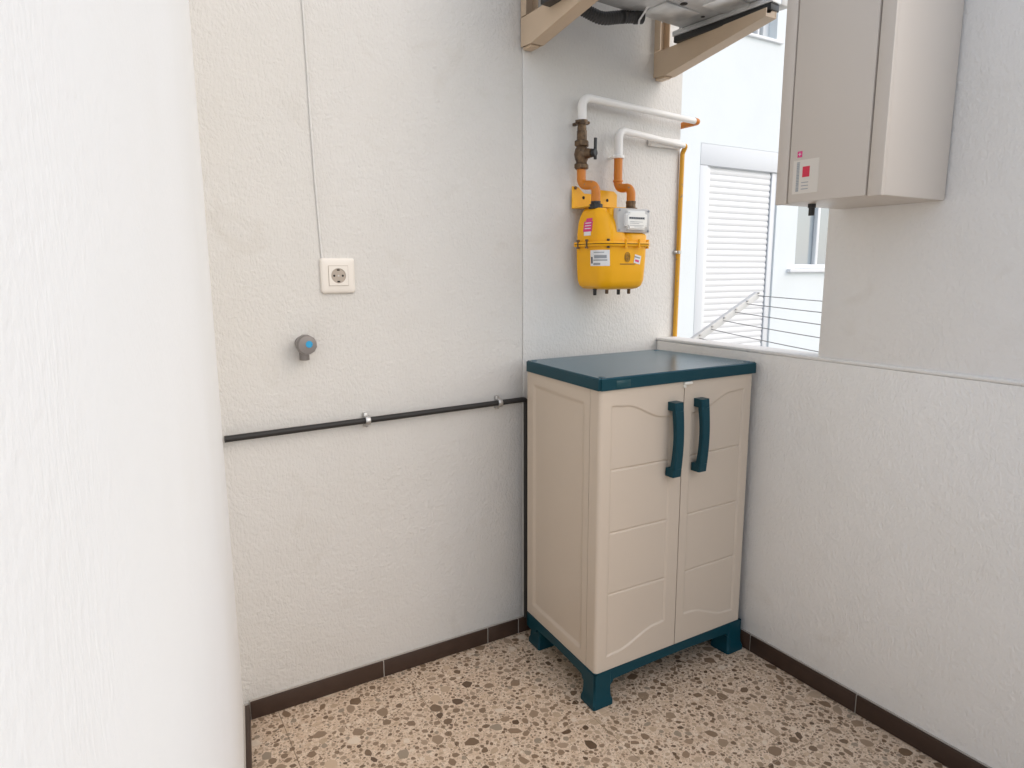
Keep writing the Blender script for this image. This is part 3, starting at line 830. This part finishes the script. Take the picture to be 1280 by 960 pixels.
g2 = thing('gas_pipe', 'lower white gas pipe leaving the meter and turning down as an ochre riser', 'pipe', (0, 0, 0))
PXB = .884
run = fillet([(PXB, PYA, 1.706), (PXB, PYA, 1.798), (1.215, -.030, 1.7775)], .026, 8)
obj('white_run', tb(run, taper(run, PXB, PXB+.05, .0148, .0098)), M_white, g2)
obj('painted_trunking', bx(1.06, 1.212, -.020, -.0035, 1.766, 1.800, bev=.003), M_white, g2)
obj('riser', tb(fillet([(1.212, -.030, 1.7785), (1.2262, -.0290, 1.7772), (1.2255, -.0135, 1.752), (1.2215, -.0130, 1.045)], .010, 6), .0088), M_riser, g2)
obj('orange_neck', tb(fillet([(PXB, PYA, 1.703), (PXB, PYA, 1.601), (P2, PY, 1.598), (P2, PY, 1.548)], .024, 7), .0150), M_orange, g2)
obj('joint_ring', lt([(0, .0165), (.002, .0175), (.006, .0175), (.008, .0165)], (PXB, PYA, 1.622), (0, 0, 1), 20), M_orange, g2)
b_ = bmesh.new(); lathe(b_, [(0, .019), (.002, .021), (.010, .021), (.012, .018)], (PXB, PYA, 1.702), (0, 0, 1), 20); box(b_, PXB-.027, PXB+.024, PYA-.003, PYA+.003, 1.703, 1.713, bev=.001); box(b_, PXB-.005, PXB+.005, PYA+.01, -.003, 1.704, 1.712)
obj('pipe_clamp', b_, M_white, g2)
b_ = bmesh.new(); lathe(b_, [(-.006, .0115), (.006, .0115)], (1.2234, -.0132, 1.385), (0, 0, 1), 14); box(b_, 1.2234-.018, 1.2234+.004, -.017, -.0015, 1.380, 1.390, bev=.002)
obj('riser_clip', b_, M_steel, g2)

# ------------------------------------------------------------------ air conditioner on two brackets
def bracket(name, x, z, label):
    """x is the left face of the steel channel"""
    t = thing(name, label, 'bracket', (x, -.002, z), 0, 'steel brackets under the air conditioner')
    W_ = .048; th = .004
    # local z = 0 is the foot of the wall leg; the arm is a tapered channel open to the top
    tip = -.485
    for xx in (0, W_-th):
        b_ = bmesh.new()
        prism(b_, [(-.002, .004), (-.060, .0), (tip, .070), (tip, .0935), (-.05, .0885), (-.002, .0885)], frame_m((xx, 0, 0), (0, 1, 0), (0, 0, 1)), th)
        obj('arm_web', b_, M_braket, t, smooth=False)
    b_ = bmesh.new()
    prism(b_, [(-.060, -.0002), (tip, .0698), (tip, .074), (-.060, .004)], frame_m((th, 0, 0), (0, 1, 0), (0, 0, 1)), W_-2*th)
    obj('arm_underside', b_, M_braket, t, smooth=False)
    b_ = bmesh.new(); prism(b_, [(th, .0745), (W_-th, .0745), (W_-th, .0925), (.030, .0925), (.022, .082), (th, .079)], frame_m((0, tip+.004, 0), (1, 0, 0), (0, 0, 1)), .003)
    obj('arm_end', b_, M_braket, t, smooth=False)
    # wall leg: channel standing against the wall
    b_ = bmesh.new(); box(b_, 0.0003, W_-.0003, -.0040, -.0005, .0045, .42)
    box(b_, 0.0005, th, -.030, -.0040, .0925, .42); box(b_, W_-th, W_-.0005, -.030, -.0040, .0925, .42)
    obj('wall_leg', b_, M_braket, t, smooth=False)
    b_ = bx(.006, W_-.010, -.052, -.0045, -.006, .0035, bev=.002); obj('foot_cap', b_, M_braket, t)
    for z_ in (.2, .34): obj('bolt', lt([(0, .009), (.006, .009), (.007, .006)], (W_/2, -.0040, z_), (0, -1, 0), 6), M_steel, t)
    return t
bracket('wall_bracket', .512, 2.018, 'left beige steel bracket above the corner of the seam, cut by the top edge')
bracket('wall_bracket', 1.078, 2.000, 'right beige steel bracket whose tip reaches out over the parapet')
ac = thing('air_conditioner', 'underside of an air conditioner outdoor unit resting on two beige brackets', 'air conditioner', (.815, -.335, 2.098), R(5))
# local box around the empty: x -.43..+.31, y -.155..+.17
AX, BX_, AY, BY = -.335, .335, -.150, .165
b_ = bmesh.new(); box(b_, AX, BX_, AY, BY, .030, .075, bev=.006)
pan = obj('base_pan', b_, M_galv, ac)
b_ = bmesh.new()
for x0_, x1_, y0_, y1_ in ((-.31, -.19, -.11, .05), (-.16, -.02, .02, .13), (-.14, .10, -.12, -.03), (.04, .20, .03, .12), (.15, .27, -.11, -.01)):
    box(b_, x0_, x1_, y0_, y1_, .0245, .0325, bev=.0055)
obj('pressed_panels', b_, M_galv, pan)
for x_, y_, r_ in ((-.05, -.055, .012), (.10, .015, .012), (.235, .05, .007), (-.22, .11, .008)): obj('drain_hole', lt([(0, r_), (.0012, r_*.9)], (x_, y_, .0245 if False else .0292), (0, 0, -1), 16), M_dark, pan)
obj('casing', bx(AX-.004, BX_+.004, AY-.004, BY+.004, .060, .50, bev=.012), M_acwhite, ac)
for x_ in (-.30, .285):
    fr = obj('foot_rail', bx(x_-.025, x_+.025, AY-.035, BY+.035, .012, .0295, bev=.003), M_galv if x_ > 0 else M_steel, ac)
    for y_ in (AY-.022, BY+.022): obj('bolt', lt([(-.012, .004), (.0, .004), (.0, .009), (.007, .009), (.007, .004), (.018, .004)], (x_, y_, .0295), (0, 0, 1), 6), M_steel, fr)
    obj('rubber_pad', bx(x_-.022, x_+.022, AY-.03, BY+.03, -.0085, .0118, bev=.002), M_black, fr)
obj('corner_foot', bx(.325, .372, AY-.026, AY+.012, .018, .060, bev=.006), M_acwhite, ac)
# corrugated hose
hz = thing('drain_hose', 'dark corrugated hose hanging under the air conditioner by the wall', 'hose', (0, 0, 0))
path = fillet([(.50, -.09, 2.180), (.62, -.135, 2.128), (.72, -.150, 2.098), (.79, -.165, 2.112), (.845, -.18, 2.118)], .10, 12)
# resample finely for the ribs
res = []; 
for a, b in zip(path, path[1:]):
    n_ = max(1, int((b-a).length/.0018))
    for k in range(n_): res.append(a.lerp(b, k/n_))
rad = [.0185+.0018*math.sin(k*2*math.pi/4.6) for k in range(len(res))]
obj('ribbed_tube', tb(res, rad, seg=16), M_rub, hz, angle=80)
obj('hose_end', tb([res[-1]-(res[-1]-res[-12]).normalized()*.012, res[-1]+(res[-1]-res[-12]).normalized()*.016], .0222, seg=18), M_black, hz)
tie = tag(obj('cable_tie', tb([(.838, -.300, 2.150), (.838, -.23, 2.128), (.836, -.196, 2.101), (.836, -.193, 2.088)], .0030, seg=8), M_paper), 'white plastic tie hanging beside the end of the corrugated hose', 'cable tie')

# ------------------------------------------------------------------ water heater
HX, HY1, HZ0, HWd, HD, HH = .850, -.738, 1.488, .29, .283, .72
wh = thing('water_heater', 'grey-beige water heater hanging at the right with red and pink stickers', 'water heater', (XP, HY1-HWd/2, HZ0))
def wl(x0, x1, y0, y1, z0, z1, bev=0, seg=2):
    """x: depth outwards from the face (0) to the wall (HD); y from the far edge (0) towards the camera"""
    return bx(HX+x0-XP, HX+x1-XP, (HY1-y1)-(HY1-HWd/2), (HY1-y0)-(HY1-HWd/2), z0, z1, bev, seg)
obj('casing', wl(.014, HD, .003, HWd-.003, 0, HH, .004), M_boiler, wh)
fc = obj('front_cover', wl(0, .026, .0385, HWd-.0385, .001, HH-.001, .004), M_boiler, wh)
obj('cover_edge', wl(.0008, .0145, 0, .0355, -.001, HH, .004), M_boiler, wh)
obj('cover_edge', wl(.0008, .0145, HWd-.0355, HWd, -.001, HH, .004), M_boiler, wh)
lab = obj('label_film', wl(-.0006, .001, .052, .125, .022, .105), M_boiler2, fc)
b_ = bmesh.new()
def wlb(b_, x0, x1, y0, y1, z0, z1): box(b_, HX+x0-XP, HX+x1-XP, (HY1-y1)-(HY1-HWd/2), (HY1-y0)-(HY1-HWd/2), z0, z1)
rr = random.Random(2)
zz = .028
while zz < .098:
    h_ = rr.uniform(.0015, .004); wlb(b_, -.0010, 0, .0625, .0705, zz, zz+h_); zz += h_+.0009
obj('vertical_print', b_, M_print2, lab)
obj('red_square', wl(-.0008, .001, .062, .0755, .112, .127), M_pink, fc)
rs = obj('red_sticker', wl(-.0008, .001, .0795, .100, .062, .088), M_red, fc)
b_ = bmesh.new()
for z in (.032, .040, .048): wlb(b_, -.0010, 0, .078, .098, z, z+.002)
obj('small_print', b_, M_print2, fc)
b_ = bmesh.new(); wlb(b_, -.0012, 0, .0680, .0695, .1155, .1235); wlb(b_, -.0012, 0, .0648, .0727, .1188, .1202)
obj('white_cross', b_, M_paper, fc)
for y, m_ in ((.070, M_black),):
    px, py = HX+.06-XP, HWd/2-y
    obj('pipe_stub', lt([(0, .010), (.010, .010), (.010, .0075), (.030, .0075)], (px, py, .0), (0, 0, -1), 12), m_, wh)

# ------------------------------------------------------------------ clothes line outside the parapet
cl = thing('clothes_line', 'pale folding arm with six grey wires beyond the parapet', 'clothes line', (XW1, .03, 1.0))
A0, A1 = Vector((1.30, .045, .985)), Vector((1.765, .045, 1.208))
dv = (A1-A0).normalized()
b_ = bmesh.new(); m = frame_m(A0, dv, (0, 1, 0)); L = (A1-A0).length
box(b_, 0, L, -.011, .011, -.015, .015, bev=.003, M=m)
for v in b_.verts: v.co -= Vector((XW1, .03, 1.0))
arm = obj('arm', b_, M_arm, cl)
b_ = bx(1.2255, 1.305, .02, .07, .93, 1.00, bev=.004)
for v in b_.verts: v.co -= Vector((XW1, .03, 1.0))
obj('hinge_plate', b_, M_arm, cl)
b_ = bmesh.new(); m = frame_m(A0+Vector((0, -3.2, 0)), dv, (0, 1, 0)); box(b_, 0, L, -.011, .011, -.015, .015, bev=.003, M=m)
for v in b_.verts: v.co -= Vector((XW1, .03, 1.0))
obj('arm', b_, M_arm, cl)
b_ = bx(1.2265, 1.305, -3.18, -3.13, .93, 1.00, bev=.004)
for v in b_.verts: v.co -= Vector((XW1, .03, 1.0))
obj('hinge_plate', b_, M_arm, cl)
for k in range(6):
    t = .985-k*.150; p = A0+(A1-A0)*t; q = p+Vector((0, -3.2, 0)); pts = []
    sag = .035+.012*k
    for j in range(33):
        u = j/32; pts.append(p.lerp(q, u)-Vector((0, 0, sag*4*u*(1-u)))-Vector((XW1, .03, 1.0)))
    obj('wire', tb(pts, .0019, seg=6), M_wire, cl)
    obj('hook', lt([(0, .004), (.022, .004)], p+Vector((0, -.018, .011))-Vector((XW1, .03, 1.0)), (0, 1, .0), 8), M_steel, arm)

# ------------------------------------------------------------------ the white building across the light well
FY = 3.0
bd = thing('white_building', 'white rendered building across the light well with a closed roller shutter', 'building', (5.0, FY, -3.2))
OFF = Vector((5.0, FY, -3.2))
def bo(name, bm, m_, parent, smooth=True):
    for v in bm.verts: v.co -= OFF
    return obj(name, bm, m_, parent, smooth)
# front wall pieced around the openings: shutter (4.545..5.60, -.1..2.54), right window (6.02..7.05, 1.33..2.45), upper window (4.86..5.43, 3.65..4.75)
SX0, SX1, SZ0, SZ1 = 4.452, 5.640, .10, 2.543
WX0, WX1, WZ0, WZ1 = 6.00, 7.05, 1.320, 2.45
UX0, UX1, UZ0, UZ1 = 4.92, 5.475, 3.640, 4.80
xs = [1.8, SX0, UX0, UX1, SX1, WX0, WX1, 60.0]; zs_ = [-3.2, SZ0, WZ0, WZ1, SZ1, UZ0, UZ1, 5.4]
b_ = bmesh.new()
def hole(x, z):
    for a, b, c, e in ((SX0, SX1, SZ0, SZ1), (WX0, WX1, WZ0, WZ1), (UX0, UX1, UZ0, UZ1)):
        if a < x < b and c < z < e: return True
    return False
VV = {}
def gv(x, y, z):
    k_ = (round(x, 5), y, round(z, 5))
    if k_ not in VV: VV[k_] = b_.verts.new((x, y, z))
    return VV[k_]
xs = sorted(xs); zs_ = sorted(zs_)
for i in range(len(xs)-1):
    for j in range(len(zs_)-1):
        xm, zm = (xs[i]+xs[i+1])/2, (zs_[j]+zs_[j+1])/2
        if not hole(xm, zm): b_.faces.new((gv(xs[i], FY, zs_[j]), gv(xs[i+1], FY, zs_[j]), gv(xs[i+1], FY, zs_[j+1]), gv(xs[i], FY, zs_[j+1])))
for a, b, c, e in ((SX0, SX1, SZ0, SZ1), (WX0, WX1, WZ0, WZ1), (UX0, UX1, UZ0, UZ1)):
    loop = []
    for x in [x for x in xs if a <= x <= b]: loop.append((x, c))
    for z in [z for z in zs_ if c < z <= e]: loop.append((b, z))
    for x in [x for x in reversed(xs) if a <= x < b]: loop.append((x, e))
    for z in [z for z in reversed(zs_) if c < z < e]: loop.append((a, z))
    for k in range(len(loop)):
        p, q = loop[k], loop[(k+1) % len(loop)]
        quad(b_, [(p[0], FY, p[1]), (q[0], FY, q[1]), (q[0], FY+.22, q[1]), (p[0], FY+.22, p[1])])
bmesh.ops.remove_doubles(b_, verts=b_.verts, dist=1e-5)
box(b_, 1.8, 60.0, FY+.22, FY+6, -3.2, 5.4)
bo('facade_wall', b_, M_out, bd, False)
# shutter with its box, frame and single slats
sh = bo('shutter', bx(4.60, 5.60, FY+.045, FY+.060, SZ0+.02, 2.34), M_lintel, bd)
bo('shutter_box', bx(SX0+.002, SX1-.002, FY-.004, FY+.20, 2.335, SZ1-.002, bev=.006), M_lintel, sh)
bo('frame_side', bx(SX0+.002, 4.560, FY-.002, FY+.20, SZ0+.002, 2.333, bev=.005), M_lintel, sh)
bo('guide_rail', bx(4.562, 4.618, FY+.020, FY+.070, SZ0+.002, 2.3335, bev=.004), M_frame, sh)
bo('guide_rail', bx(5.560, 5.637, FY+.020, FY+.070, SZ0+.002, 2.3335, bev=.004), M_frame, sh)
bo('slat_end_shadow', bx(5.5535, 5.5595, FY+.034, FY+.044, SZ0+.004, 2.333), M_print2, sh)  # grey strip standing in for the shadow at the slat ends
ps = .0625; ns = int((2.325-SZ0-.03)/ps); sm = None
for k in range(ns):
    z = 2.325-(k+1)*ps
    if sm is None:
        b_ = bmesh.new(); prof = []
        for j in range(9):
            t = j/8; prof.append((-.0085*math.sin(math.pi*min(1, t*1.02))**.7 if 0 < t < 1 else 0, .001+t*(ps-.0035)))
        a = [b_.verts.new((-.4665, y_, z_)) for y_, z_ in prof]; c_ = [b_.verts.new((.4665, y_, z_)) for y_, z_ in prof]
        for j in range(8): b_.faces.new((a[j], c_[j], c_[j+1], a[j+1]))
        b_.faces.new(a); b_.faces.new(c_[::-1])
        o = obj('slat', b_, M_slat, sh, angle=60); sm = o.data
    else:
        o = bpy.data.objects.new('slat', sm); C.objects.link(o); o.parent = sh
    o.location = Vector((5.0865, FY+.044, z))-OFF
# right window
wn = bo('window', bx(WX0, WX1, FY+.15, FY+.155, WZ0, WZ1), M_glass, bd); 
for a in ((WX0, WX0+.05, WZ0, WZ1), (WX1-.05, WX1, WZ0, WZ1), (WX0+.051, WX1-.051, WZ0, WZ0+.05), (WX0+.051, WX1-.051, WZ1-.05, WZ1), (6.50, 6.55, WZ0+.051, WZ1-.051)):
    bo('frame', bx(a[0]+.001, a[1]-.001, FY+.10, FY+.149, a[2]+.001, a[3]-.001, bev=.004), M_frame, wn)
bo('sill', bx(WX0-.13, WX1+.10, FY-.05, FY+.12, WZ0-.042, WZ0-.002, bev=.006), M_frame, wn)
# upper window with a curtain
wn = bo('window', bx(UX0, UX1, FY+.16, FY+.165, UZ0, UZ1), M_glass, bd)
for a in ((UX0, UX0+.04, UZ0, UZ1), (UX1-.09, UX1, UZ0, UZ1), (5.30, 5.33, UZ0+.04, UZ1), (UX0+.041, UX1-.091, UZ0, UZ0+.035)):
    bo('frame', bx(a[0]+.001, a[1]-.001, FY+.10, FY+.159, a[2]+.001, a[3]-.001, bev=.004), M_frame, wn)
b_ = bmesh.new()
for k in range(12):
    x0_ = UX0+.05+k*.0225; box(b_, x0_, x0_+.021, FY+.140+.012*(k % 2), FY+.150+.012*(k % 2)-.004, UZ0+.04, UZ1-.02)
bo('curtain', b_, M_curt, wn, False)
obj_s = bo('sill', bx(UX0-.06, UX1+.08, FY-.03, FY+.10, UZ0-.03, UZ0-.001, bev=.004), M_frame, wn)

for o in bpy.data.objects:
    if o.type == 'MESH' and o.parent is None and 'kind' not in o and 'label' not in o: print('untagged', o.name)
